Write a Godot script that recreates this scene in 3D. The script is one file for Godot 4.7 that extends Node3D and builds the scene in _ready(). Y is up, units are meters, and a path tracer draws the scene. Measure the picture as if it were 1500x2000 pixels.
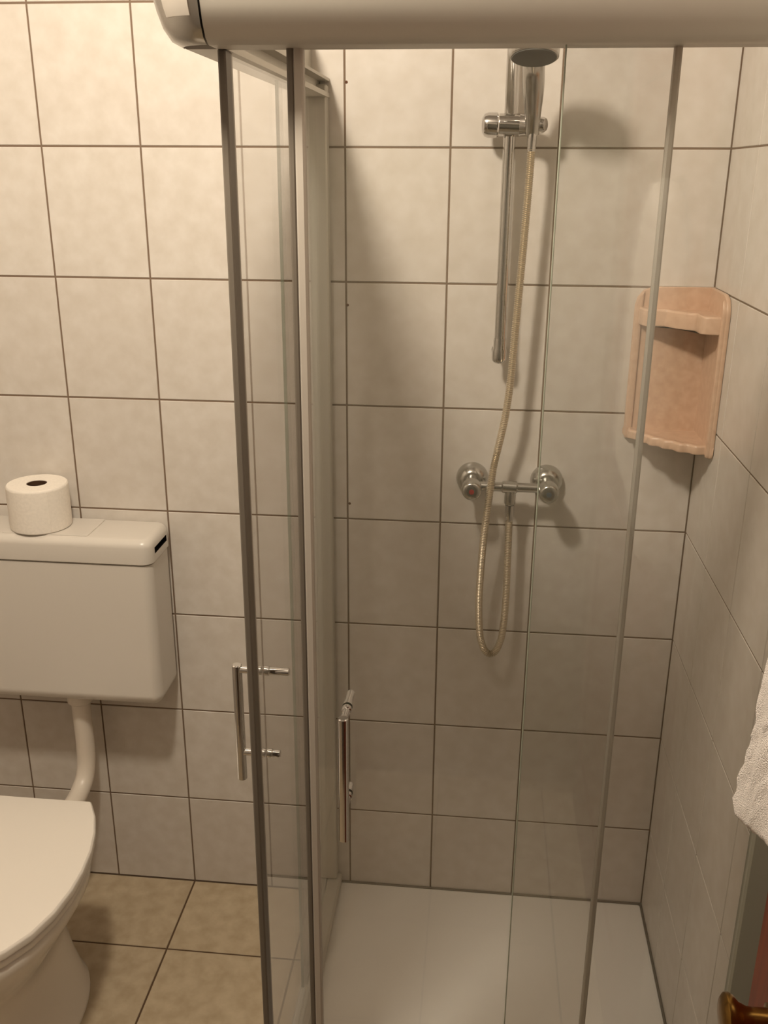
extends Node3D

const W := 1.313          # right wall
const TRAY := 0.035       # top of the shower tray
const FZ := 0.752         # plane of the front sliding door
const SX := 0.564         # plane of the side sliding door
var M := {}
var rng := RandomNumberGenerator.new()

# ------------------------------------------------------------------ mesh helpers
func quad(t: PackedVector3Array, a: Vector3, b: Vector3, c: Vector3, d: Vector3) -> void:
	t.append(a); t.append(b); t.append(c)
	t.append(a); t.append(c); t.append(d)

# rings go counter-clockwise seen from the end of the loft
func loft(t: PackedVector3Array, rings: Array, cap0 := true, cap1 := true, closed := true) -> void:
	var n: int = rings[0].size()
	var last: int = n if closed else n - 1
	for i in rings.size() - 1:
		var p: PackedVector3Array = rings[i]
		var q: PackedVector3Array = rings[i + 1]
		for j in last:
			var k := (j + 1) % n
			quad(t, p[j], p[k], q[k], q[j])
	if cap0: fan(t, rings[0], true)
	if cap1: fan(t, rings[rings.size() - 1], false)

func fan(t: PackedVector3Array, ring: PackedVector3Array, flip: bool) -> void:
	var c := Vector3.ZERO
	for p in ring: c += p
	c /= ring.size()
	for j in ring.size():
		var a := ring[j]
		var b := ring[(j + 1) % ring.size()]
		if flip:
			t.append(c); t.append(b); t.append(a)
		else:
			t.append(c); t.append(a); t.append(b)

func mesh_of(t: PackedVector3Array, angle := 40.0) -> ArrayMesh:
	var n := t.size() / 3
	var fn := PackedVector3Array()
	var at := {}
	for i in n:
		var nv := (t[3 * i + 1] - t[3 * i]).cross(t[3 * i + 2] - t[3 * i])
		fn.append(nv)
		for k in 3:
			var key := Vector3i((t[3 * i + k] * 20000.0).round())
			if not at.has(key): at[key] = PackedInt32Array()
			at[key].append(i)
	var lim := cos(deg_to_rad(angle))
	var v := PackedVector3Array()
	var nn := PackedVector3Array()
	for i in n:
		if fn[i].length() < 1e-12: continue
		var un := fn[i].normalized()
		for k in [0, 2, 1]:
			var p := t[3 * i + k]
			var s := Vector3.ZERO
			for f in at[Vector3i((p * 20000.0).round())]:
				var l := fn[f].length()
				if l > 1e-12 and (fn[f] / l).dot(un) > lim: s += fn[f]
			v.append(p)
			nn.append(s.normalized() if s.length() > 1e-14 else un)
	var arr := []
	arr.resize(Mesh.ARRAY_MAX)
	arr[Mesh.ARRAY_VERTEX] = v
	arr[Mesh.ARRAY_NORMAL] = nn
	var m := ArrayMesh.new()
	m.add_surface_from_arrays(Mesh.PRIMITIVE_TRIANGLES, arr)
	return m

# a box with chamfered edges
func box(t: PackedVector3Array, lo: Vector3, hi: Vector3, b := 0.001) -> void:
	var rings := []
	for s in [[b, 0.0], [0.0, b], [0.0, -b], [b, 0.0]]:
		var i: float = s[0]
		var y := lo.y + float(s[1]) if rings.size() < 2 else hi.y + float(s[1])
		var r := PackedVector3Array()
		var x0 := lo.x + i
		var x1 := hi.x - i
		var z0 := lo.z + i
		var z1 := hi.z - i
		for p in [[x1, z0 + b], [x1 - b, z0], [x0 + b, z0], [x0, z0 + b], [x0, z1 - b], [x0 + b, z1], [x1 - b, z1], [x1, z1 - b]]:
			r.append(Vector3(p[0], y, p[1]))
		rings.append(r)
	loft(t, rings)

# rounded rectangle at height y (corner radius r)
func rrect(cx: float, cz: float, hx: float, hz: float, r: float, y: float, n := 6) -> PackedVector3Array:
	var o := PackedVector3Array()
	r = maxf(minf(r, minf(hx, hz)), 0.0002)
	for c in 4:
		var sx := 1.0 if c == 0 or c == 3 else -1.0
		var sz := -1.0 if c < 2 else 1.0
		for k in n + 1:
			var a := PI / 2 * (c + float(k) / n)
			o.append(Vector3(cx + sx * (hx - r) + r * cos(a), y, cz + sz * (hz - r) - r * sin(a)))
	return o

# a box with rounded vertical edges (rv) and rounded top and bottom edges
func rbox(t: PackedVector3Array, lo: Vector3, hi: Vector3, rv: float, rb: float, rt: float, n := 5) -> void:
	var rings := []
	var c := (lo + hi) / 2
	var h := (hi - lo) / 2
	for k in n + 1:
		var a := PI / 2 * k / n
		var i := rb * (1 - sin(a))
		rings.append(rrect(c.x, c.z, h.x - i, h.z - i, rv - i * 0.7, lo.y + rb * (1 - cos(a))))
	for k in n + 1:
		var a := PI / 2 * k / n
		var i := rt * (1 - cos(a))
		rings.append(rrect(c.x, c.z, h.x - i, h.z - i, rv - i * 0.7, hi.y - rt * (1 - sin(a))))
	loft(t, rings)

# [r, h] pairs turned about the axis d through o
func lathe(t: PackedVector3Array, o: Vector3, d: Vector3, prof: Array, n := 24) -> void:
	d = d.normalized()
	var u := d.cross(Vector3.UP if absf(d.y) < 0.9 else Vector3.RIGHT).normalized()
	var w := d.cross(u)
	var rings := []
	for p in prof:
		var r := PackedVector3Array()
		for j in n:
			var a := TAU * j / n
			r.append(o + d * float(p[1]) + (u * cos(a) + w * sin(a)) * maxf(float(p[0]), 0.00005))
		rings.append(r)
	loft(t, rings)

func tube(t: PackedVector3Array, path: PackedVector3Array, radius, n := 14) -> void:
	var rings := []
	var u := Vector3.ZERO
	for i in path.size():
		var d := (path[mini(i + 1, path.size() - 1)] - path[maxi(i - 1, 0)]).normalized()
		if u == Vector3.ZERO: u = d.cross(Vector3(0.3, 0.2, 1).normalized()).normalized()
		u = (u - d * u.dot(d)).normalized()
		var w := d.cross(u)
		var r: float = radius[i] if radius is Array or radius is PackedFloat32Array else radius
		var ring := PackedVector3Array()
		for j in n:
			var a := TAU * j / n
			ring.append(path[i] + (u * cos(a) + w * sin(a)) * r)
		rings.append(ring)
	loft(t, rings)

# points of a smooth curve through pts, evenly spaced
func smooth_path(pts: Array, step: float) -> PackedVector3Array:
	var c := Curve3D.new()
	c.bake_interval = step
	for i in pts.size():
		var a: Vector3 = pts[maxi(i - 1, 0)]
		var b: Vector3 = pts[mini(i + 1, pts.size() - 1)]
		var h: Vector3 = (b - a).normalized() * minf((b - pts[i]).length() if i < pts.size() - 1 else 1.0, (pts[i] - a).length() if i > 0 else 1.0) / 3.0
		c.add_point(pts[i], -h, h)
	var out := PackedVector3Array()
	var l := c.get_baked_length()
	var n := int(l / step)
	for i in n + 1: out.append(c.sample_baked(l * i / n))
	return out

# a flat plate: outline (counter-clockwise seen from +z) between z0 and z1, edges rounded by b
func plate(outline: PackedVector2Array, z0: float, z1: float, b: float, xf := Transform3D(), back_b := -1.0) -> PackedVector3Array:
	var t := PackedVector3Array()
	if back_b < 0: back_b = b
	var rings := []
	for s in [[z0, back_b], [z0 + back_b * 0.3, back_b * 0.3], [z0 + back_b, 0.0], [z1 - b, 0.0], [z1 - b * 0.3, b * 0.3], [z1, b]]:
		var r := PackedVector3Array()
		var n := outline.size()
		for j in n:
			var d0 := (outline[j] - outline[(j + n - 1) % n]).normalized()
			var d1 := (outline[(j + 1) % n] - outline[j]).normalized()
			var inw := (Vector2(-d0.y, d0.x) + Vector2(-d1.y, d1.x))
			var k := 2.0 / maxf(inw.length_squared(), 0.5)
			var p := outline[j] + inw * k * float(s[1])
			r.append(xf * Vector3(p.x, p.y, s[0]))
		rings.append(r)
	loft(t, rings)
	return t

# ------------------------------------------------------------------ scene helpers
func obj(called: String, t, m: Material, parent: Node = self, angle := 40.0) -> MeshInstance3D:
	var o := MeshInstance3D.new()
	o.name = called
	o.mesh = t if t is Mesh else mesh_of(t, angle)
	o.material_override = m
	o.cast_shadow = GeometryInstance3D.SHADOW_CASTING_SETTING_ON
	parent.add_child(o, true)
	return o

var taken := {}
func numbered(called: String) -> String:
	var k: int = taken.get(called, 0)
	taken[called] = k + 1
	return called if k == 0 else "%s_%03d" % [called, k]

func thing(called: String, label: String, category: String, at := Vector3.ZERO, group := "") -> Node3D:
	var o := Node3D.new()
	o.name = numbered(called)
	o.position = at
	add_child(o)
	o.set_meta("label", label)
	o.set_meta("category", category)
	if group: o.set_meta("group", group)
	return o

func struct(called: String, lo: Vector3, hi: Vector3, m: Material, label: String) -> MeshInstance3D:
	var t := PackedVector3Array()
	box(t, lo, hi, 0.0005)
	var o := obj(called, t, m)
	o.set_meta("kind", "structure")
	o.set_meta("label", label)
	return o

func piece(parent: Node, called: String, m: Material, lo: Vector3, hi: Vector3, b := 0.001) -> MeshInstance3D:
	var t := PackedVector3Array()
	var k: Vector3 = parent.position if parent.get_parent() == self else parent.position + parent.get_parent().position
	box(t, lo - k, hi - k, b)
	return obj(called, t, m, parent)

func noise_tex(f: float, oct: int, c0: Color, c1: Color, size := 512, sd := 1, normal := false, bump := 1.0) -> NoiseTexture2D:
	var n := FastNoiseLite.new()
	n.noise_type = FastNoiseLite.TYPE_SIMPLEX_SMOOTH
	n.seed = sd
	n.frequency = f
	n.fractal_octaves = oct
	var tx := NoiseTexture2D.new()
	tx.width = size
	tx.height = size
	tx.seamless = true
	tx.noise = n
	if normal:
		tx.as_normal_map = true
		tx.bump_strength = bump
	else:
		var g := Gradient.new()
		g.set_color(0, c0)
		g.set_color(1, c1)
		tx.color_ramp = g
	return tx

func mat(called: String, c: Color, rough: float, metal := 0.0, spec := 0.5) -> StandardMaterial3D:
	var m := StandardMaterial3D.new()
	m.resource_name = called
	m.albedo_color = c
	m.roughness = rough
	m.metallic = metal
	m.metallic_specular = spec
	M[called] = m
	return m

func textured(called: String, c: Color, rough: float, tx: Texture2D, scale: float, spec := 0.5) -> StandardMaterial3D:
	var m := mat(called, c, rough, 0.0, spec)
	m.albedo_texture = tx
	m.uv1_triplanar = true
	m.uv1_world_triplanar = true
	m.uv1_scale = Vector3.ONE * scale
	return m

func materials() -> void:
	var mottled := noise_tex(0.012, 4, Color(0.945, 0.935, 0.92), Color(1, 1, 1), 1024, 3)
	var floor_mottle := noise_tex(0.010, 5, Color(0.88, 0.86, 0.83), Color(1, 1, 1), 1024, 8)
	var relief := noise_tex(0.02, 3, Color.BLACK, Color.WHITE, 512, 5, true, 1.2)
	for k in 3:
		var tone: Color = [Color(0.836, 0.811, 0.783), Color(0.830, 0.804, 0.775), Color(0.841, 0.817, 0.789)][k]
		var m := textured("glazed_tile_%d" % k, tone, 0.34, mottled, 1.6, 0.45)
		m.uv1_offset = Vector3(0.37 * k, 0.21 * k, 0.11 * k)
		m.normal_enabled = true
		m.normal_texture = relief
		m.normal_scale = 0.12
		var f := textured("floor_tile_%d" % k, Color(0.755, 0.695, 0.595).lerp(Color(0.735, 0.675, 0.58), k * 0.5), 0.42, floor_mottle, 1.9, 0.4)
		f.uv1_offset = Vector3(0.31 * k, 0.27 * k, 0.19 * k)
	mat("grout", Color(0.48, 0.41, 0.35), 0.95, 0.0, 0.2)
	mat("floor_grout", Color(0.36, 0.29, 0.23), 0.95, 0.0, 0.2)
	mat("plaster", Color(0.61, 0.585, 0.56), 0.95, 0.0, 0.2)
	mat("ceramic", Color(0.90, 0.875, 0.84), 0.14, 0.0, 0.5)
	mat("plastic_white", Color(0.905, 0.88, 0.845), 0.26, 0.0, 0.5)
	mat("tank_white", Color(0.810, 0.785, 0.752), 0.3, 0.0, 0.5)
	mat("pipe_white", Color(0.87, 0.83, 0.78), 0.35, 0.0, 0.5)
	mat("dark_slot", Color(0.12, 0.10, 0.08), 0.8, 0.0, 0.2)
	mat("tray_white", Color(0.90, 0.885, 0.86), 0.6, 0.0, 0.5)
	mat("chrome", Color(0.80, 0.79, 0.78), 0.10, 1.0)
	mat("chrome_soft", Color(0.74, 0.73, 0.71), 0.22, 1.0)
	mat("aluminium", Color(0.77, 0.75, 0.71), 0.48, 0.3, 0.5)
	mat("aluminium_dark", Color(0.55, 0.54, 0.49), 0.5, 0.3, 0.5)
	mat("aluminium_pale", Color(0.72, 0.69, 0.65), 0.55, 0.1, 0.4)
	mat("seal_light", Color(0.68, 0.66, 0.62), 0.5, 0.0, 0.4)
	mat("seal", Color(0.43, 0.40, 0.36), 0.5, 0.0, 0.4)
	mat("glass_rim", Color(0.60, 0.62, 0.56), 0.3, 0.0, 0.5)
	mat("glass_rim_dark", Color(0.45, 0.50, 0.44), 0.3, 0.0, 0.5)
	var g := mat("shower_glass", Color(0.58, 0.60, 0.52, 0.065), 0.02, 0.0, 0.5)
	g.transparency = BaseMaterial3D.TRANSPARENCY_ALPHA
	textured("pink_ceramic", Color(0.83, 0.71, 0.615), 0.35, noise_tex(0.03, 4, Color(0.92, 0.9, 0.88), Color(1, 1, 1), 512, 12), 3.0)
	var paper := textured("paper", Color(0.93, 0.90, 0.86), 0.95, noise_tex(0.06, 3, Color(0.95, 0.95, 0.95), Color(1, 1, 1), 512, 14), 4.0, 0.2)
	paper.uv1_world_triplanar = false
	mat("cardboard", Color(0.30, 0.22, 0.16), 0.9, 0.0, 0.2)
	mat("red_dot", Color(0.55, 0.12, 0.11), 0.4)
	mat("blue_dot", Color(0.20, 0.24, 0.30), 0.4)
	mat("hose_metal", Color(0.80, 0.75, 0.67), 0.30, 0.8)
	mat("spray_face", Color(0.40, 0.40, 0.38), 0.5)
	mat("brass", Color(0.58, 0.44, 0.22), 0.25, 1.0)
	mat("rust", Color(0.35, 0.22, 0.14), 0.9)
	var wood := textured("red_wood", Color(0.44, 0.19, 0.09), 0.4, noise_tex(0.02, 4, Color(0.72, 0.62, 0.58), Color(1, 1, 1), 512, 21), 2.0)
	wood.uv1_scale = Vector3(6, 0.7, 6)
	var terry := textured("terry", Color(0.93, 0.90, 0.88), 1.0, noise_tex(0.09, 3, Color(0.80, 0.79, 0.78), Color(1, 1, 1), 512, 31), 7.0, 0.1)
	terry.normal_enabled = true
	terry.normal_texture = noise_tex(0.16, 2, Color.BLACK, Color.WHITE, 512, 33, true, 4.0)
	terry.normal_scale = 1.6
	terry.rim_enabled = true
	terry.rim = 0.4
	var opal := mat("opal_glass", Color(1, 0.97, 0.92), 0.4)
	opal.emission_enabled = true
	opal.emission = Color(1, 0.9, 0.74)
	opal.emission_energy_multiplier = 2.5

# ------------------------------------------------------------------ tiles
func tile_mesh(w: float, h: float, b := 0.0009) -> ArrayMesh:
	var t := PackedVector3Array()
	var r0 := PackedVector3Array([Vector3(0, 0, -0.004), Vector3(w, 0, -0.004), Vector3(w, h, -0.004), Vector3(0, h, -0.004)])
	var r1 := PackedVector3Array()
	var r2 := PackedVector3Array()
	for p in r0:
		r1.append(Vector3(p.x, p.y, -b))
		r2.append(Vector3(clampf(p.x, b, w - b), clampf(p.y, b, h - b), 0))
	loft(t, [r0, r1, r2], false, true)
	return mesh_of(t, 20)

var tile_cache := {}
# tiles between joints us (along u) and vs (along v); the wall's face lies in the plane through o
func tiles(parent: Node, o: Vector3, u: Vector3, v: Vector3, us: Array, vs: Array, kind: String, gap: float) -> void:
	var basis := Basis(u, v, u.cross(v))
	for i in us.size() - 1:
		for j in vs.size() - 1:
			var w: float = snappedf(us[i + 1] - us[i] - gap, 0.0001)
			var h: float = snappedf(vs[j + 1] - vs[j] - gap, 0.0001)
			if w < 0.006 or h < 0.006: continue
			var key := "%.4f %.4f" % [w, h]
			if not tile_cache.has(key): tile_cache[key] = tile_mesh(w, h)
			var m := MeshInstance3D.new()
			m.name = "tile"
			m.mesh = tile_cache[key]
			m.material_override = M["%s_%d" % [kind, rng.randi() % 3]]
			var p := o + u * (float(us[i]) + gap / 2) + v * (float(vs[j]) + gap / 2)
			m.transform = Transform3D(basis, p - parent.position)
			parent.add_child(m, true)

# ------------------------------------------------------------------ header profile of the enclosure: [outward, height]
func header_profile() -> Array:
	return [[-0.012, 1.836], [0.034, 1.836], [0.046, 1.842], [0.055, 1.855], [0.061, 1.872], [0.066, 1.892], [0.070, 1.915], [0.071, 1.935], [0.067, 1.949], [0.055, 1.956], [0.030, 1.956], [0.022, 1.950], [0.022, 1.869], [-0.012, 1.869], [-0.012, 1.864], [0.008, 1.864], [0.008, 1.844], [-0.012, 1.844]]

func _ready() -> void:
	rng.seed = 7
	# ---------------- camera
	var cam := Camera3D.new()
	cam.name = "camera"
	cam.fov = rad_to_deg(2.0 * atan(1000.0 / 1864.01))
	cam.position = Vector3(0.8723, 1.7063, 1.9201)
	cam.rotation = Vector3(deg_to_rad(-19.612), deg_to_rad(5.755), deg_to_rad(0.366))
	cam.near = 0.03
	add_child(cam)
	# ---------------- environment and lamp
	var e := Environment.new()
	e.background_mode = Environment.BG_COLOR
	e.background_color = Color.BLACK
	e.tonemap_mode = Environment.TONE_MAPPER_LINEAR
	e.tonemap_exposure = 1.0
	e.sdfgi_enabled = true
	e.ssao_enabled = true
	e.ssil_enabled = true
	var we := WorldEnvironment.new()
	we.name = "world"
	we.environment = e
	add_child(we)
	var lamp_at := Vector3(0.40, 2.37, 1.05)
	materials()
	var lamp := OmniLight3D.new()
	lamp.name = "lamp_light"
	lamp.position = lamp_at
	lamp.light_color = Color(1, 0.947, 0.862)
	lamp.light_energy = 1.64
	lamp.light_size = 0.07
	lamp.omni_range = 8.0
	lamp.omni_attenuation = 2.0
	lamp.shadow_enabled = true
	add_child(lamp)

	room()
	shower_tray()
	enclosure()
	cistern()
	toilet()
	fittings()
	hose()
	shelf()
	roll()
	door_and_towel()
	ceiling_lamp(lamp_at)

func room() -> void:
	var back := struct("wall_back", Vector3(-0.62, -0.05, -0.12), Vector3(W + 0.12, 2.47, -0.0012), M.grout, "back wall of cream glazed tiles behind the toilet and the shower")
	var xs := []
	for k in range(-3, 7): xs.append(k * 0.2)
	xs.append(W)
	var ys := []
	for k in 10: ys.append(k * 0.25)
	ys.append(2.50)
	tiles(back, Vector3.ZERO, Vector3.RIGHT, Vector3.UP, xs, ys, "glazed_tile", 0.0036)
	# rusty screw marks down the joint beside the enclosure
	for p in [Vector2(0.6035, 1.863), Vector2(0.603, 1.455), Vector2(0.6045, 1.035)]:
		var d := PackedVector3Array()
		lathe(d, Vector3(p.x, p.y, -0.001), Vector3(0, 0, 1), [[0.0028, 0], [0.0028, 0.0013], [0.0015, 0.0019], [0, 0.002]], 10)
		obj("screw_mark", d, M.rust, back)
	var right := struct("wall_right", Vector3(W + 0.0012, -0.05, -0.0011), Vector3(W + 0.12, 2.47, 3.12), M.grout, "right wall of cream glazed tiles beside the shower")
	var zs := [0.0]
	for k in 10: zs.append(0.19 + k * 0.2)
	tiles(right, Vector3(W, 0, 0), Vector3(0, 0, 1), Vector3.UP, zs, ys, "glazed_tile", 0.0030)
	var left := struct("wall_left", Vector3(-0.72, -0.05, -0.0011), Vector3(-0.6012, 2.47, 3.12), M.grout, "left wall of cream glazed tiles beside the toilet")
	var lz := []
	for k in range(zs.size() - 1, -1, -1): lz.append(-float(zs[k]))
	tiles(left, Vector3(-0.6, 0, 0), Vector3(0, 0, -1), Vector3.UP, lz, ys, "glazed_tile", 0.0036)
	var fl := struct("floor", Vector3(-0.6, -0.06, 0.0), Vector3(W, -0.0015, 3.12), M.floor_grout, "floor of large brownish beige tiles around the toilet")
	var fx := [-0.6, -0.4, -0.1, 0.2, 0.5, 0.8, 1.1, W]
	var fz := []
	for k in range(7, -1, -1): fz.append(-(0.228 + 0.3 * (k - 1)) if k > 0 else 0.0)
	tiles(fl, Vector3.ZERO, Vector3.RIGHT, Vector3(0, 0, -1), fx, fz, "floor_tile", 0.0042)
	struct("ceiling", Vector3(-0.72, 2.50, -0.12), Vector3(W + 0.12, 2.54, 3.12), M.plaster, "white plastered ceiling")
	var front := struct("wall_front", Vector3(-0.6, 0, 2.02), Vector3(0.32, 2.50, 2.14), M.plaster, "plastered wall left of the doorway")
	var _f := front
	struct("wall_front_001", Vector3(0.32, 2.04, 2.02), Vector3(1.23, 2.50, 2.14), M.plaster, "plastered wall above the doorway")
	struct("wall_front_002", Vector3(1.23, 0, 2.02), Vector3(W, 2.50, 2.14), M.plaster, "narrow plastered wall right of the doorway")
	struct("wall_hall", Vector3(-0.72, -0.05, 3.12), Vector3(W + 0.12, 2.54, 3.24), M.plaster, "plastered hall wall beyond the doorway")

func ceiling_lamp(at: Vector3) -> void:
	var o := thing("ceiling_lamp", "round opal glass lamp hanging under the ceiling in front of the shower", "lamp", Vector3(at.x, 2.50, at.z))
	var t := PackedVector3Array()
	lathe(t, Vector3(0, -0.045, 0), Vector3.UP, [[0.0, 0.0], [0.055, 0.0], [0.062, 0.006], [0.066, 0.045], [0.0, 0.045]], 32)
	obj("base", t, M.plastic_white, o)
	t = PackedVector3Array()
	var prof := []
	for k in 19:
		var a := -PI / 2 + PI * k / 18
		prof.append([0.088 * cos(a), 0.088 * sin(a)])
	lathe(t, Vector3(0, at.y - 2.50, 0), Vector3.UP, prof, 32)
	obj("lamp_globe", t, M.opal_glass, o)

func shower_tray() -> void:
	var o := thing("shower_tray", "flat white shower tray filling the corner inside the glass enclosure", "shower tray", Vector3(0.93, 0, 0.4))
	var t := PackedVector3Array()
	rbox(t, Vector3(0.538 - 0.93, 0, 0.0015 - 0.4), Vector3(W - 0.0015 - 0.93, TRAY, 0.80 - 0.4), 0.008, 0.001, 0.006, 4)
	obj("tray", t, M.tray_white, o)
	t = PackedVector3Array()
	lathe(t, Vector3(0, TRAY - 0.002, 0.24), Vector3.UP, [[0.0, 0.0], [0.045, 0.0], [0.045, 0.004], [0.040, 0.0055], [0.0, 0.006]], 28)
	obj("drain_cover", t, M.chrome, o)
	# thin sealant lines where the tray meets the tiled walls
	t = PackedVector3Array()
	tube(t, PackedVector3Array([Vector3(0.541 - 0.93, TRAY, 0.002 - 0.4), Vector3(W - 0.93, TRAY, 0.002 - 0.4)]), 0.0035, 8)
	tube(t, PackedVector3Array([Vector3(W - 0.002 - 0.93, TRAY, -0.4), Vector3(W - 0.002 - 0.93, TRAY, 0.4)]), 0.0035, 8)
	obj("sealant", t, M.seal, o)

func sweep_header(t: PackedVector3Array, along: String, a: float, b: float, k: Vector3) -> void:
	var rings := []
	for v in [a, b]:
		var r := PackedVector3Array()
		for p in header_profile():
			if along == "x": r.append(Vector3(v, p[1], FZ + 0.003 + p[0]) - k)
			else: r.append(Vector3(SX - 0.004 - p[0], p[1], v) - k)
		r.reverse()
		rings.append(r)
	loft(t, rings)

func glass_panel(parent: Node, called: String, lo: Vector3, hi: Vector3) -> MeshInstance3D:
	return piece(parent, called, M.shower_glass, lo, hi, 0.0006)

func bar_handle(parent: Node, k: Vector3, g: Vector3, out: Vector3, top: float) -> void:
	# g: where the upper nub goes through the glass; out: away from the shower
	var h := Node3D.new()
	h.name = "handle"
	parent.add_child(h, true)
	var t := PackedVector3Array()
	var b := g + out * 0.040
	lathe(t, Vector3(b.x, top - 0.203, b.z) - k, Vector3.UP, [[0, 0], [0.0062, 0], [0.0075, 0.0013], [0.0075, 0.2017], [0.0062, 0.203], [0, 0.203]], 18)
	for d in [[0.008, 0.038], [0.153, 0.020]]:
		var y: float = top - d[0]
		lathe(t, Vector3(b.x, y, b.z) - k, -out, [[0, 0], [0.0058, 0.0], [0.0058, 0.030], [0.0072, 0.031], [0.0072, 0.0375], [0, 0.0375]], 16)
		lathe(t, Vector3(g.x, y, g.z) - k - out * 0.0026, -out, [[0, 0], [0.0074, 0.0], [0.0074, 0.007], [0.0060, 0.008], [0.0060, d[1] - 0.001], [0.0050, d[1]], [0, d[1]]], 16)
	var m := obj("handle_bar", t, M.chrome, parent)
	parent.remove_child(h)
	h.free()
	m.name = "handle"
	m.set_meta("label", "chrome bar handle")

func enclosure() -> void:
	var k := Vector3(0.93, TRAY, 0.4)
	var o := thing("shower_enclosure", "corner shower enclosure with sliding glass doors under a curved aluminium header rail", "shower enclosure", k)
	# header rails
	var t := PackedVector3Array()
	sweep_header(t, "x", SX - 0.004 + 0.002, W - 0.002, k)
	obj("header_rail", t, M.aluminium, o, 30)
	t = PackedVector3Array()
	sweep_header(t, "z", 0.0015, FZ + 0.003 - 0.002, k)
	obj("header_rail", t, M.aluminium, o, 30)
	# the corner cap: the profile turned about the corner
	t = PackedVector3Array()
	var rings := []
	for i in 9:
		var a := PI / 2 * i / 8
		var r := PackedVector3Array()
		for p in header_profile():
			if float(p[0]) < 0.01: continue
			var q: float = p[0]
			q += 0.0015
			r.append(Vector3(SX - 0.004 - q * sin(a), p[1], FZ + 0.003 + q * cos(a)) - k)
		rings.append(r)
	for i in rings.size(): rings[i].reverse()
	rings.reverse()
	loft(t, rings)
	var cap := obj("corner_cap", t, M.chrome_soft, o, 30)
	cap.set_meta("label", "chrome corner cap")
	# a raised plate on the cap
	t = PackedVector3Array()
	rings = []
	for i in 6:
		var a := deg_to_rad(10.0 + 32.0 * i / 5)
		var r := PackedVector3Array()
		for p in [[0.0575, 1.862], [0.061, 1.872], [0.066, 1.892], [0.070, 1.915], [0.071, 1.935], [0.062, 1.935], [0.060, 1.915], [0.056, 1.892], [0.052, 1.872], [0.050, 1.862]]:
			var q: float = p[0] + 0.0028
			r.append(Vector3(SX - 0.004 - q * sin(a), p[1], FZ + 0.003 + q * cos(a)) - k)
		r.reverse()
		rings.append(r)
	rings.reverse()
	loft(t, rings)
	obj("cap_plate", t, M.aluminium_pale, cap, 30)
	# bottom rails
	piece(o, "bottom_rail", M.aluminium, Vector3(SX + 0.01, TRAY + 0.004, FZ - 0.018), Vector3(W - 0.002, TRAY + 0.028, FZ + 0.030), 0.004)
	piece(o, "bottom_rail", M.aluminium, Vector3(SX - 0.024, TRAY + 0.004, 0.002), Vector3(SX + 0.016, TRAY + 0.028, FZ + 0.030), 0.004)
	# wall profiles
	piece(o, "wall_profile", M.aluminium_dark, Vector3(W - 0.040, TRAY + 0.028, FZ + 0.012), Vector3(W - 0.0005, 1.838, FZ + 0.032), 0.003)
	piece(o, "wall_profile", M.aluminium, Vector3(SX - 0.030, TRAY + 0.028, 0.0005), Vector3(SX + 0.006, 1.858, 0.030), 0.003)
	# fixed panels
	var p := glass_panel(o, "fixed_panel", Vector3(0.951, TRAY + 0.028, FZ + 0.018), Vector3(W - 0.034, 1.837, FZ + 0.023))
	piece(p, "glass_edge", M.glass_rim, Vector3(0.9493, TRAY + 0.028, FZ + 0.0178), Vector3(0.951, 1.837, FZ + 0.0232), 0.0004)
	p = glass_panel(o, "fixed_panel", Vector3(SX - 0.019, TRAY + 0.028, 0.026), Vector3(SX - 0.014, 1.837, 0.362))
	piece(p, "glass_edge", M.glass_rim_dark, Vector3(SX - 0.0192, TRAY + 0.028, 0.362), Vector3(SX - 0.0138, 1.837, 0.3645), 0.0004)
	# front sliding door, pushed a hand's width to the right
	p = glass_panel(o, "sliding_door", Vector3(0.655, TRAY + 0.03, FZ - 0.0025), Vector3(1.068, 1.845, FZ + 0.0025))
	p.set_meta("label", "front glass door standing slightly open")
	piece(p, "door_profile", M.aluminium_pale, Vector3(0.6495, TRAY + 0.03, FZ - 0.008), Vector3(0.6605, 1.845, FZ + 0.008), 0.002)
	piece(p, "door_seal", M.seal, Vector3(0.6418, TRAY + 0.03, FZ - 0.006), Vector3(0.6498, 1.845, FZ + 0.0075), 0.002)
	piece(p, "door_seal", M.seal_light, Vector3(1.0675, TRAY + 0.03, FZ - 0.006), Vector3(1.0755, 1.845, FZ + 0.008), 0.002)
	bar_handle(p, k, Vector3(0.704, 0, FZ), Vector3(0, 0, 1), 1.000)
	# side sliding door, closed
	p = glass_panel(o, "sliding_door", Vector3(SX - 0.0025, TRAY + 0.03, 0.31), Vector3(SX + 0.0025, 1.845, 0.722))
	p.set_meta("label", "closed side glass door")
	piece(p, "door_profile", M.seal_light, Vector3(SX - 0.003, TRAY + 0.03, 0.706), Vector3(SX + 0.003, 1.845, 0.7185), 0.001)
	piece(p, "door_seal", M.seal, Vector3(SX - 0.0045, TRAY + 0.03, 0.7185), Vector3(SX + 0.0050, 1.845, 0.746), 0.002)
	piece(p, "door_seal", M.seal, Vector3(SX - 0.008, TRAY + 0.03, 0.302), Vector3(SX + 0.005, 1.845, 0.311), 0.002)
	bar_handle(p, k, Vector3(SX, 0, 0.668), Vector3(-1, 0, 0), 1.004)

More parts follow.
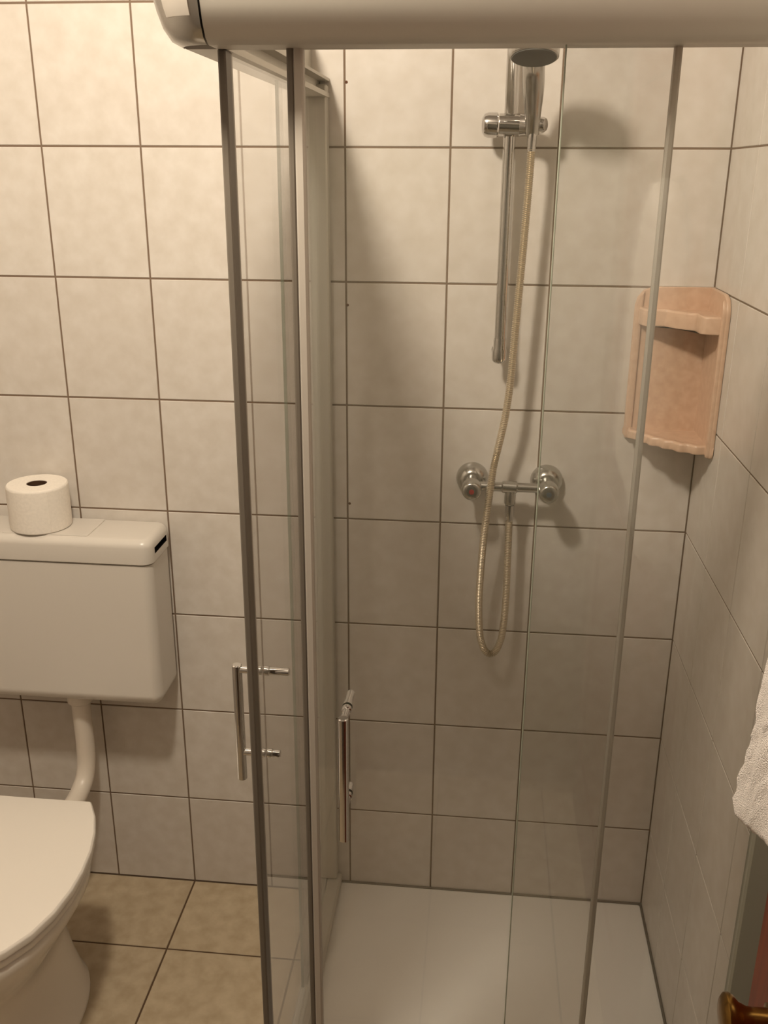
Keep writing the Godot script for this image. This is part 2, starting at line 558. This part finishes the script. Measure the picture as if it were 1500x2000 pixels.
func cistern() -> void:
	var o := thing("toilet_cistern", "white plastic toilet cistern hung on the tiled wall above the bowl", "cistern", Vector3(-0.03, 0.59, 0.0))
	var k := o.position
	var t := PackedVector3Array()
	rbox(t, Vector3(-0.26, 0.581, 0.002) - k, Vector3(0.200, 0.922, 0.132) - k, 0.022, 0.030, 0.002, 7)
	obj("tank", t, M.tank_white, o)
	var lid := CSGCombiner3D.new()
	lid.name = "tank_lid"
	o.add_child(lid)
	t = PackedVector3Array()
	rbox(t, Vector3(-0.264, 0.925, 0.002) - k, Vector3(0.204, 0.980, 0.136) - k, 0.024, 0.003, 0.018, 7)
	var lm := CSGMesh3D.new()
	lm.name = "lid_body"
	lm.mesh = indexed(t)
	lm.material = M.tank_white
	lid.add_child(lm)
	var cut := CSGBox3D.new()
	cut.name = "slot_cut"
	cut.operation = CSGShape3D.OPERATION_SUBTRACTION
	cut.size = Vector3(0.05, 0.014, 0.078)
	cut.position = Vector3(0.205, 0.9505, 0.070) - k
	cut.material = M.dark_slot
	lid.add_child(cut)
	# flush plate let into the lid
	t = PackedVector3Array()
	rbox(t, Vector3(-0.124, 0.979, 0.018) - k, Vector3(0.064, 0.9822, 0.120) - k, 0.004, 0.0004, 0.001, 3)
	obj("flush_plate", t, M.tank_white, o)
	# the flush pipe, bending forwards into the bowl
	t = PackedVector3Array()
	lathe(t, Vector3(-0.020, 0.545, 0.062) - k, Vector3.UP, [[0.0, 0.0], [0.025, 0.0], [0.029, 0.004], [0.029, 0.030], [0.027, 0.040], [0.0, 0.040]], 24)
	obj("pipe_nut", t, M.pipe_white, o)
	t = PackedVector3Array()
	tube(t, smooth_path([Vector3(-0.020, 0.56, 0.062) - k, Vector3(-0.020, 0.44, 0.062) - k, Vector3(-0.021, 0.385, 0.066) - k, Vector3(-0.023, 0.345, 0.084) - k, Vector3(-0.026, 0.325, 0.118) - k, Vector3(-0.028, 0.318, 0.165) - k, Vector3(-0.03, 0.316, 0.24) - k, Vector3(-0.03, 0.316, 0.300) - k], 0.012), 0.0215, 20)
	obj("flush_pipe", t, M.pipe_white, o)

func indexed(t: PackedVector3Array) -> ArrayMesh:
	var st := SurfaceTool.new()
	st.begin(Mesh.PRIMITIVE_TRIANGLES)
	for i in t.size() / 3:
		var a := t[3 * i].snapped(Vector3.ONE * 0.00001)
		var b := t[3 * i + 1].snapped(Vector3.ONE * 0.00001)
		var c := t[3 * i + 2].snapped(Vector3.ONE * 0.00001)
		if a == b or b == c or a == c: continue
		for p in [a, c, b]:
			st.set_smooth_group(0)
			st.add_vertex(p)
	st.index()
	st.generate_normals()
	return st.commit()

func oval(cx: float, cz: float, hx: float, back: float, front: float, y: float, e := 2.3, n := 48) -> PackedVector3Array:
	var r := PackedVector3Array()
	for j in n:
		var a := TAU * j / n
		var c := cos(a)
		var s := sin(a)
		var ex := signf(c) * pow(absf(c), 2.0 / e)
		var ez := -signf(s) * pow(absf(s), 2.0 / e)
		r.append(Vector3(cx + hx * ex, y, cz + (front if ez > 0 else back) * ez))
	return r

# outline of the seat: straight back edge with corners, round front
func seat_ring(inset: float, y: float) -> PackedVector3Array:
	var half := [[0.0, 0.281], [0.113, 0.281], [0.118, 0.288], [0.140, 0.325], [0.160, 0.375], [0.174, 0.43], [0.181, 0.49], [0.181, 0.54], [0.173, 0.60], [0.155, 0.655], [0.127, 0.70], [0.09, 0.737], [0.047, 0.759], [0.0, 0.766]]
	var c := Curve3D.new()
	var r := PackedVector3Array()
	for i in half.size():
		r.append(Vector3(-0.03 + half[i][0], y, half[i][1]))
	for i in range(half.size() - 2, 0, -1):
		r.append(Vector3(-0.03 - half[i][0], y, half[i][1]))
	var out := PackedVector3Array()
	# counter-clockwise seen from above: reverse, then inset towards the middle
	r.reverse()
	var mid := Vector3(-0.03, y, 0.52)
	for p in r:
		var d := p - mid
		out.append(mid + d * (1.0 - inset / maxf(Vector2(d.x, d.z).length(), 0.05)))
	return out

func toilet() -> void:
	var o := thing("toilet", "white floor-standing toilet with closed flat lid under the cistern", "toilet", Vector3(-0.03, 0, 0.47))
	var k := o.position
	var t := PackedVector3Array()
	var rings := []
	# height, centre z, half width, back, front
	for s in [[0.0, 0.475, 0.114, 0.20, 0.16], [0.012, 0.475, 0.114, 0.20, 0.16], [0.03, 0.473, 0.103, 0.19, 0.15], [0.09, 0.47, 0.086, 0.175, 0.14], [0.16, 0.47, 0.073, 0.165, 0.145], [0.22, 0.475, 0.082, 0.170, 0.17], [0.28, 0.49, 0.118, 0.188, 0.21], [0.33, 0.50, 0.149, 0.198, 0.235], [0.365, 0.505, 0.169, 0.21, 0.245], [0.385, 0.505, 0.172, 0.212, 0.248], [0.396, 0.505, 0.170, 0.210, 0.246], [0.400, 0.505, 0.165, 0.205, 0.240]]:
		var r := oval(-0.03, s[1], s[2], s[3], s[4], s[0])
		for j in r.size(): r[j] -= k
		rings.append(r)
	loft(t, rings)
	obj("bowl", t, M.ceramic, o, 60)
	t = PackedVector3Array()
	rings = []
	for s in [[0.008, 0.400], [0.002, 0.402], [0.0, 0.406], [0.0, 0.413], [0.002, 0.416], [0.006, 0.418]]:
		var r := seat_ring(s[0] + 0.004, s[1])
		for j in r.size(): r[j] -= k
		rings.append(r)
	loft(t, rings)
	obj("seat", t, M.plastic_white, o, 35)
	t = PackedVector3Array()
	rings = []
	for s in [[0.006, 0.419], [0.001, 0.421], [0.0, 0.424], [0.0, 0.433], [0.001, 0.436], [0.004, 0.4385], [0.03, 0.440], [0.09, 0.4405]]:
		var r := seat_ring(s[0], s[1])
		for j in r.size(): r[j] -= k
		rings.append(r)
	loft(t, rings)
	obj("lid", t, M.plastic_white, o, 35)
	for s in [-1, 1]:
		t = PackedVector3Array()
		lathe(t, Vector3(-0.03 + s * 0.075 - 0.022, 0.411, 0.292) - k, Vector3.RIGHT, [[0, 0], [0.008, 0], [0.009, 0.002], [0.009, 0.042], [0.008, 0.044], [0, 0.044]], 14)
		obj("hinge", t, M.plastic_white, o)

func fittings() -> void:
	# mixer
	var mx := [0.8645, 1.0180]
	var my := 1.1040
	var o := thing("shower_mixer", "chrome two-knob wall shower mixer below the rail", "mixer tap", Vector3(0.941, my, 0.0))
	var k := o.position
	for i in 2:
		var t := PackedVector3Array()
		lathe(t, Vector3(mx[i], my, 0.0002) - k, Vector3(0, 0, 1), [[0, 0], [0.0335, 0], [0.0335, 0.006], [0.032, 0.013], [0.028, 0.021], [0.022, 0.027], [0.017, 0.030], [0, 0.031]], 32)
		obj("wall_rose", t, M.chrome_soft, o)
		t = PackedVector3Array()
		lathe(t, Vector3(mx[i], my, 0.028) - k, Vector3(0, 0, 1), [[0, 0], [0.0145, 0], [0.0145, 0.028], [0.017, 0.030], [0.0195, 0.034], [0.0205, 0.045], [0.0200, 0.062], [0.0185, 0.068], [0.015, 0.071], [0.009, 0.0715], [0, 0.0715]], 28)
		var kn := obj("knob", t, M.chrome_soft, o)
		t = PackedVector3Array()
		lathe(t, Vector3(mx[i], my, 0.099) - k, Vector3(0, 0, 1), [[0, 0], [0.0055, 0], [0.0053, 0.0012], [0, 0.0016]], 16)
		obj("marker_dot", t, M.red_dot if i == 0 else M.blue_dot, kn).set_meta("label", "red dot" if i == 0 else "dark dot")
	var t := PackedVector3Array()
	lathe(t, Vector3(mx[0], my, 0.058) - k, Vector3.RIGHT, [[0, 0], [0.0095, 0.0], [0.0095, 0.06], [0.0125, 0.063], [0.0125, 0.090], [0.0095, 0.093], [0.0095, 0.1535], [0, 0.1535]], 20)
	lathe(t, Vector3(0.943, my, 0.058) - k, Vector3.DOWN, [[0, 0], [0.0095, 0.0], [0.0105, 0.012], [0.0115, 0.018], [0.0115, 0.034], [0.0095, 0.037], [0, 0.037]], 20)
	obj("body", t, M.chrome_soft, o)
	# rail
	o = thing("shower_rail", "vertical chrome shower rail with slider holding the hand shower", "shower rail", Vector3(0.908, 1.36, 0.0))
	k = o.position
	t = PackedVector3Array()
	lathe(t, Vector3(0.908, 1.362, 0.050) - k, Vector3.UP, [[0, 0], [0.0112, 0], [0.0112, 0.64], [0, 0.64]], 28)
	obj("pole", t, M.chrome, o)
	for y in [1.362, 1.978]:
		t = PackedVector3Array()
		lathe(t, Vector3(0.908, y, 0.050) - k, Vector3.UP, [[0, -0.006], [0.009, -0.006], [0.0135, -0.002], [0.0145, 0.004], [0.0145, 0.018], [0.0125, 0.024], [0.0125, 0.038], [0.0118, 0.042], [0, 0.042]], 24)
		lathe(t, Vector3(0.908, y + 0.012, 0.0005) - k, Vector3(0, 0, 1), [[0, 0], [0.0150, 0], [0.0150, 0.004], [0.0095, 0.008], [0.0085, 0.05], [0, 0.05]], 20)
		obj("bracket", t, M.chrome, o)
	# slider: clamp knob on the left, sleeve round the pole, cradle on the right
	var sy := 1.787
	var sl := Node3D.new()
	t = PackedVector3Array()
	lathe(t, Vector3(0.888, sy, 0.054) - k, Vector3.RIGHT, [[0, 0], [0.0195, 0], [0.0200, 0.002], [0.0200, 0.036], [0.0190, 0.038], [0, 0.038]], 28)
	var slider := obj("slider", t, M.chrome, o)
	t = PackedVector3Array()
	lathe(t, Vector3(0.8868, sy, 0.054) - k, Vector3.LEFT, [[0, 0], [0.0195, 0.0], [0.0215, 0.002], [0.0215, 0.018], [0.0190, 0.025], [0.0120, 0.029], [0, 0.030]], 28)
	obj("clamp_knob", t, M.chrome, slider)
	t = PackedVector3Array()
	lathe(t, Vector3(0.9272, sy, 0.054) - k, Vector3(1, 0, 0.5), [[0, 0], [0.0195, 0.0], [0.0190, 0.016], [0.0165, 0.030], [0.0140, 0.036], [0.0130, 0.044], [0.0105, 0.048], [0, 0.049]], 26)
	obj("cradle", t, M.chrome, slider)
	sl.free()
	# hand shower: handle leaning out of the cradle, head facing down and out
	o = thing("hand_shower", "chrome hand shower with round grey spray head resting in the rail slider", "hand shower", Vector3(0.946, 1.772, 0.068))
	k = o.position
	var path := smooth_path([Vector3(0.9475, 1.772, 0.074) - k, Vector3(0.946, 1.805, 0.088) - k, Vector3(0.944, 1.84, 0.112) - k, Vector3(0.941, 1.878, 0.145) - k, Vector3(0.938, 1.908, 0.205) - k], 0.01)
	var rad := []
	for i in path.size():
		var f := float(i) / (path.size() - 1)
		rad.append(lerpf(0.0125, 0.0190, smoothstep(0.0, 0.5, f)))
	t = PackedVector3Array()
	tube(t, path, rad, 22)
	obj("handle", t, M.chrome_soft, o)
	var hd := Vector3(0, -0.96, 0.27).normalized()
	t = PackedVector3Array()
	lathe(t, Vector3(0.938, 1.904, 0.215) - k, hd, [[0, -0.022], [0.020, -0.020], [0.034, -0.010], [0.0395, 0.002], [0.0405, 0.014], [0.0395, 0.0235], [0.037, 0.025], [0, 0.0235]], 36)
	obj("head", t, M.chrome_soft, o)
	t = PackedVector3Array()
	lathe(t, Vector3(0.938, 1.904, 0.215) - k + hd * 0.0236, hd, [[0, 0], [0.0365, 0.0], [0.0355, 0.0025], [0.02, 0.0035], [0, 0.0038]], 36)
	obj("spray_face", t, M.spray_face, o)

func hose() -> void:
	var o := thing("shower_hose", "ribbed chrome hose looping from the mixer up to the hand shower", "shower hose", Vector3(0.94, 0.72, 0.06))
	var k := o.position
	var pts := []
	for p in HOSE: pts.append(Vector3(p[0], p[1], p[2]) - k)
	var path := smooth_path(pts, 0.0009)
	var rad := PackedFloat32Array()
	for i in path.size(): rad.append(0.0070 + 0.0010 * sin(TAU * i / 4.0))
	var t := PackedVector3Array()
	tube(t, path, rad, 10)
	obj("hose", t, M.hose_metal, o, 50)
	t = PackedVector3Array()
	var n := pts.size()
	lathe(t, pts[0] + Vector3(0, 0.004, 0), (pts[1] - pts[0]), [[0, 0], [0.0085, 0], [0.0085, 0.016], [0.0072, 0.030], [0, 0.030]], 16)
	obj("hose_nut", t, M.chrome, o)
	t = PackedVector3Array()
	lathe(t, pts[n - 1] + Vector3(0, 0.002, 0), (pts[n - 2] - pts[n - 1]), [[0, 0], [0.0095, 0], [0.0095, 0.018], [0.0074, 0.034], [0, 0.034]], 16)
	obj("hose_nut", t, M.chrome, o)

const HOSE := [[0.9475, 1.768, 0.079], [0.9468, 1.710, 0.079], [0.9446, 1.640, 0.078], [0.9420, 1.570, 0.077], [0.9385, 1.490, 0.077], [0.9345, 1.400, 0.077], [0.9310, 1.320, 0.076], [0.9240, 1.250, 0.074], [0.9125, 1.180, 0.066], [0.9060, 1.145, 0.075], [0.8985, 1.070, 0.085], [0.8930, 1.000, 0.082], [0.8900, 0.930, 0.074], [0.8890, 0.860, 0.066], [0.8905, 0.810, 0.062], [0.8945, 0.766, 0.060], [0.9025, 0.738, 0.060], [0.9105, 0.7265, 0.060], [0.9180, 0.7235, 0.060], [0.9255, 0.7265, 0.060], [0.9330, 0.738, 0.060], [0.9408, 0.766, 0.059], [0.9445, 0.815, 0.058], [0.9455, 0.880, 0.058], [0.9445, 0.960, 0.058], [0.9435, 1.030, 0.058], [0.9430, 1.064, 0.058]]

func shelf() -> void:
	var y0 := 1.200
	var y1 := 1.5025
	var o := thing("corner_shelf", "pinkish beige ceramic two-tier corner shelf fixed in the shower corner", "corner shelf", Vector3(W, y0, 0.0))
	# side panels on the two walls: local u away from the corner, v up
	var ol := PackedVector2Array()
	var wd := 0.148
	var h := y1 - y0
	for p in [[0.0, 0.0], [wd - 0.010, 0.0], [wd - 0.003, 0.003], [wd, 0.010], [wd, h - 0.035], [wd - 0.004, h - 0.020], [wd - 0.014, h - 0.007], [wd - 0.030, h - 0.001], [wd - 0.04, h], [0.0, h]]:
		ol.append(Vector2(p[0], p[1]))
	var ml := PackedVector2Array()
	for p in ol: ml.append(Vector2(-p.x, p.y))
	ml.reverse()
	var right := Transform3D(Basis(Vector3(0, 0, 1), Vector3.UP, Vector3(-1, 0, 0)), Vector3(0, 0, 0))
	var t := plate(ml, 0.0, 0.009, 0.003)
	t.append_array(plate(ol, 0.0, 0.009, 0.003, right))
	# raised borders
	for side in 2:
		var bo := PackedVector2Array()
		for p in [[wd - 0.014, 0.004], [wd - 0.004, 0.004], [wd - 0.001, 0.010], [wd - 0.001, h - 0.034], [wd - 0.006, h - 0.018], [wd - 0.015, h - 0.009], [wd - 0.014, h - 0.03]]: bo.append(Vector2(p[0] if side else -p[0], p[1]))
		if side == 0: bo.reverse()
		t.append_array(plate(bo, 0.006, 0.015, 0.003, right if side else Transform3D()))
	obj("back_panel", t, M.pink_ceramic, o)
	# a shelf board: its edge runs from one wall to the other
	for s in [["upper", 0.232, 0.033], ["lower", 0.008, 0.018]]:
		var edge := PackedVector2Array()
		var n := 36
		for i in n + 1:
			var a := PI / 2 * i / n
			var r := 0.0
			if s[0] == "upper": r = 0.108 + 0.034 * (1.0 - smoothstep(0.30, 0.50, a)) + 0.034 * smoothstep(1.07, 1.27, a)
			else: r = 0.146 - 0.012 * pow(sin(2 * a), 2) + 0.0035 * cos(a * 28.0)
			edge.append(Vector2(r * cos(a), r * sin(a)))
		# edge: x = distance out from the back wall, y = distance along it from the corner
		var rings := []
		var top: float = s[1] + s[2]
		for q in [[0.004, s[1]], [0.001, s[1] + 0.001], [0.0, s[1] + 0.004], [0.0, top - 0.005], [0.0015, top - 0.0015], [0.005, top], [0.014, top - 0.001], [0.020, top - 0.005]]:
			var r := PackedVector3Array()
			r.append(Vector3(-0.002, q[1], 0.002))
			for p in edge:
				var l := p.length()
				var pp: Vector2 = p * (l - float(q[0])) / l
				r.append(Vector3(-maxf(pp.y, 0.002), q[1], maxf(pp.x, 0.002)))
			r.reverse()
			rings.append(r)
		t = PackedVector3Array()
		loft(t, rings)
		obj("shelf_board", t, M.pink_ceramic, o, 50)

func roll() -> void:
	var o := thing("toilet_roll", "roll of white toilet paper standing on the cistern lid", "toilet roll", Vector3(-0.058, 0.9822, 0.070))
	var t := PackedVector3Array()
	lathe(t, Vector3.ZERO, Vector3.UP, [[0.021, 0.0], [0.061, 0.0], [0.0635, 0.002], [0.064, 0.006], [0.064, 0.090], [0.0632, 0.094], [0.061, 0.096], [0.0212, 0.0955], [0.021, 0.09], [0.021, 0.004], [0.021, 0.0]], 48)
	# hollow: drop the end caps that close the core
	var open := PackedVector3Array()
	for i in t.size() / 3:
		var c := (t[3 * i] + t[3 * i + 1] + t[3 * i + 2]) / 3
		if Vector2(c.x, c.z).length() > 0.0175: open.append_array(t.slice(3 * i, 3 * i + 3))
	obj("paper", open, M.paper, o)
	t = PackedVector3Array()
	lathe(t, Vector3(0, 0.001, 0), Vector3.UP, [[0.0192, 0.0], [0.0208, 0.0], [0.0208, 0.0935], [0.0192, 0.0935], [0.0192, 0.0]], 32)
	open = PackedVector3Array()
	for i in t.size() / 3:
		var c := (t[3 * i] + t[3 * i + 1] + t[3 * i + 2]) / 3
		if Vector2(c.x, c.z).length() > 0.0175: open.append_array(t.slice(3 * i, 3 * i + 3))
	obj("core", open, M.cardboard, o)
	t = PackedVector3Array()
	box(t, Vector3(-0.0008, 0.004, 0.0636), Vector3(0.0008, 0.092, 0.0648), 0.0003)
	for i in t.size(): t[i] = t[i].rotated(Vector3.UP, 0.75)
	obj("loose_edge", t, M.paper, o)

func door_and_towel() -> void:
	var fx := 1.186
	var d := Node3D.new()
	d.name = "door_1"
	d.position = Vector3(fx + 0.02, 0, 1.5)
	add_child(d)
	d.set_meta("kind", "structure")
	d.set_meta("label", "dark red-brown wooden door standing open against the right wall")
	piece(d, "door_leaf", M.red_wood, Vector3(fx + 0.006, 0.008, 1.096), Vector3(fx + 0.038, 2.0, 1.99), 0.002)
	for z in [[1.092, 1.19], [1.90, 1.992]]: piece(d, "stile", M.red_wood, Vector3(fx, 0.006, z[0]), Vector3(fx + 0.042, 2.002, z[1]), 0.003)
	for y in [[0.006, 0.20], [0.86, 1.0], [1.88, 2.002]]: piece(d, "cross_rail", M.red_wood, Vector3(fx + 0.0005, y[0], 1.188), Vector3(fx + 0.0415, y[1], 1.902), 0.003)
	var k := d.position
	var t := PackedVector3Array()
	var kp := Vector3(fx + 0.007, 0.905, 1.152) - k
	lathe(t, kp, Vector3.LEFT, [[0, -0.001], [0.024, -0.001], [0.025, 0.002], [0.022, 0.006], [0.012, 0.008], [0.0115, 0.022], [0.012, 0.028], [0.016, 0.036], [0.0215, 0.041], [0.0235, 0.045], [0.0230, 0.049], [0.019, 0.052], [0.008, 0.0535], [0, 0.0535]], 32)
	obj("door_knob", t, M.brass, d).set_meta("label", "brass knob with flared end")
	# hook and towel
	t = PackedVector3Array()
	tube(t, smooth_path([Vector3(fx + 0.002, 1.70, 1.30) - k, Vector3(fx - 0.03, 1.69, 1.30) - k, Vector3(fx - 0.045, 1.70, 1.30) - k, Vector3(fx - 0.048, 1.725, 1.30) - k], 0.006), 0.005, 12)
	obj("coat_hook", t, M.brass, d)
	var o := thing("towel", "thick white terry towel hanging at the right edge over the brass knob", "towel", Vector3(1.145, 1.06, 1.2))
	k = o.position
	# outline in the plane of the door: [z, y], far edge then bottom then near edge then top
	var cl := [[1.300, 1.70], [1.235, 1.66], [1.150, 1.52], [1.128, 1.40], [1.119, 1.305], [1.108, 1.255], [1.113, 1.222], [1.108, 1.190], [1.095, 1.155], [1.090, 1.120], [1.097, 1.106], [1.118, 1.108], [1.146, 1.121], [1.198, 1.144], [1.27, 1.16], [1.36, 1.175], [1.44, 1.18], [1.452, 1.21], [1.45, 1.40], [1.43, 1.55], [1.37, 1.66]]
	var pl := PackedVector2Array()
	var cv := Curve2D.new()
	for i in cl.size() + 1:
		var q := Vector2(cl[i % cl.size()][0], cl[i % cl.size()][1])
		var a := Vector2(cl[(i + cl.size() - 1) % cl.size()][0], cl[(i + cl.size() - 1) % cl.size()][1])
		var b := Vector2(cl[(i + 1) % cl.size()][0], cl[(i + 1) % cl.size()][1])
		cv.add_point(q, (a - b) / 6, (b - a) / 6)
	var n := 150
	for i in n: pl.append(cv.sample_baked(cv.get_baked_length() * i / n))
	var nz := FastNoiseLite.new()
	nz.seed = 4
	nz.frequency = 45.0
	var rings := []
	var mid := Vector2(1.27, 1.38)
	# from the door side (x large) to the room side (x small); thickness swells in the middle
	var steps := 8
	for i in steps + 1:
		var a := PI * i / steps
		var x := 1.161 + 0.024 * cos(a)
		var r := PackedVector3Array()
		for p in pl:
			var q := p + (mid - p).normalized() * 0.020 * (1 - sin(a))
			var v := Vector3(x, q.y, q.x)
			var w := nz.get_noise_3d(v.x, v.y, v.z) * 0.0050
			var dir := (p - mid).normalized() * sin(a)
			r.append(v + Vector3(-cos(a) * -w, dir.y * w, dir.x * w) - k)
		rings.append(r)
	for i in range(1, 12):
		var f := pow(1 - i / 12.0, 1.0)
		var r := PackedVector3Array()
		for p in pl:
			var q := p + (mid - p).normalized() * 0.020
			q = mid + (q - mid) * f
			var fold := 0.007 * sin(q.x * 95.0 + q.y * 6.0) * (1 - f * f) + nz.get_noise_3d(q.x, q.y, 3.0) * 0.004
			r.append(Vector3(1.137 - 0.004 * (1 - f) + fold, q.y, q.x) - k)
		rings.append(r)
	t = PackedVector3Array()
	loft(t, rings)
	obj("towel_cloth", t, M.terry, o, 70)
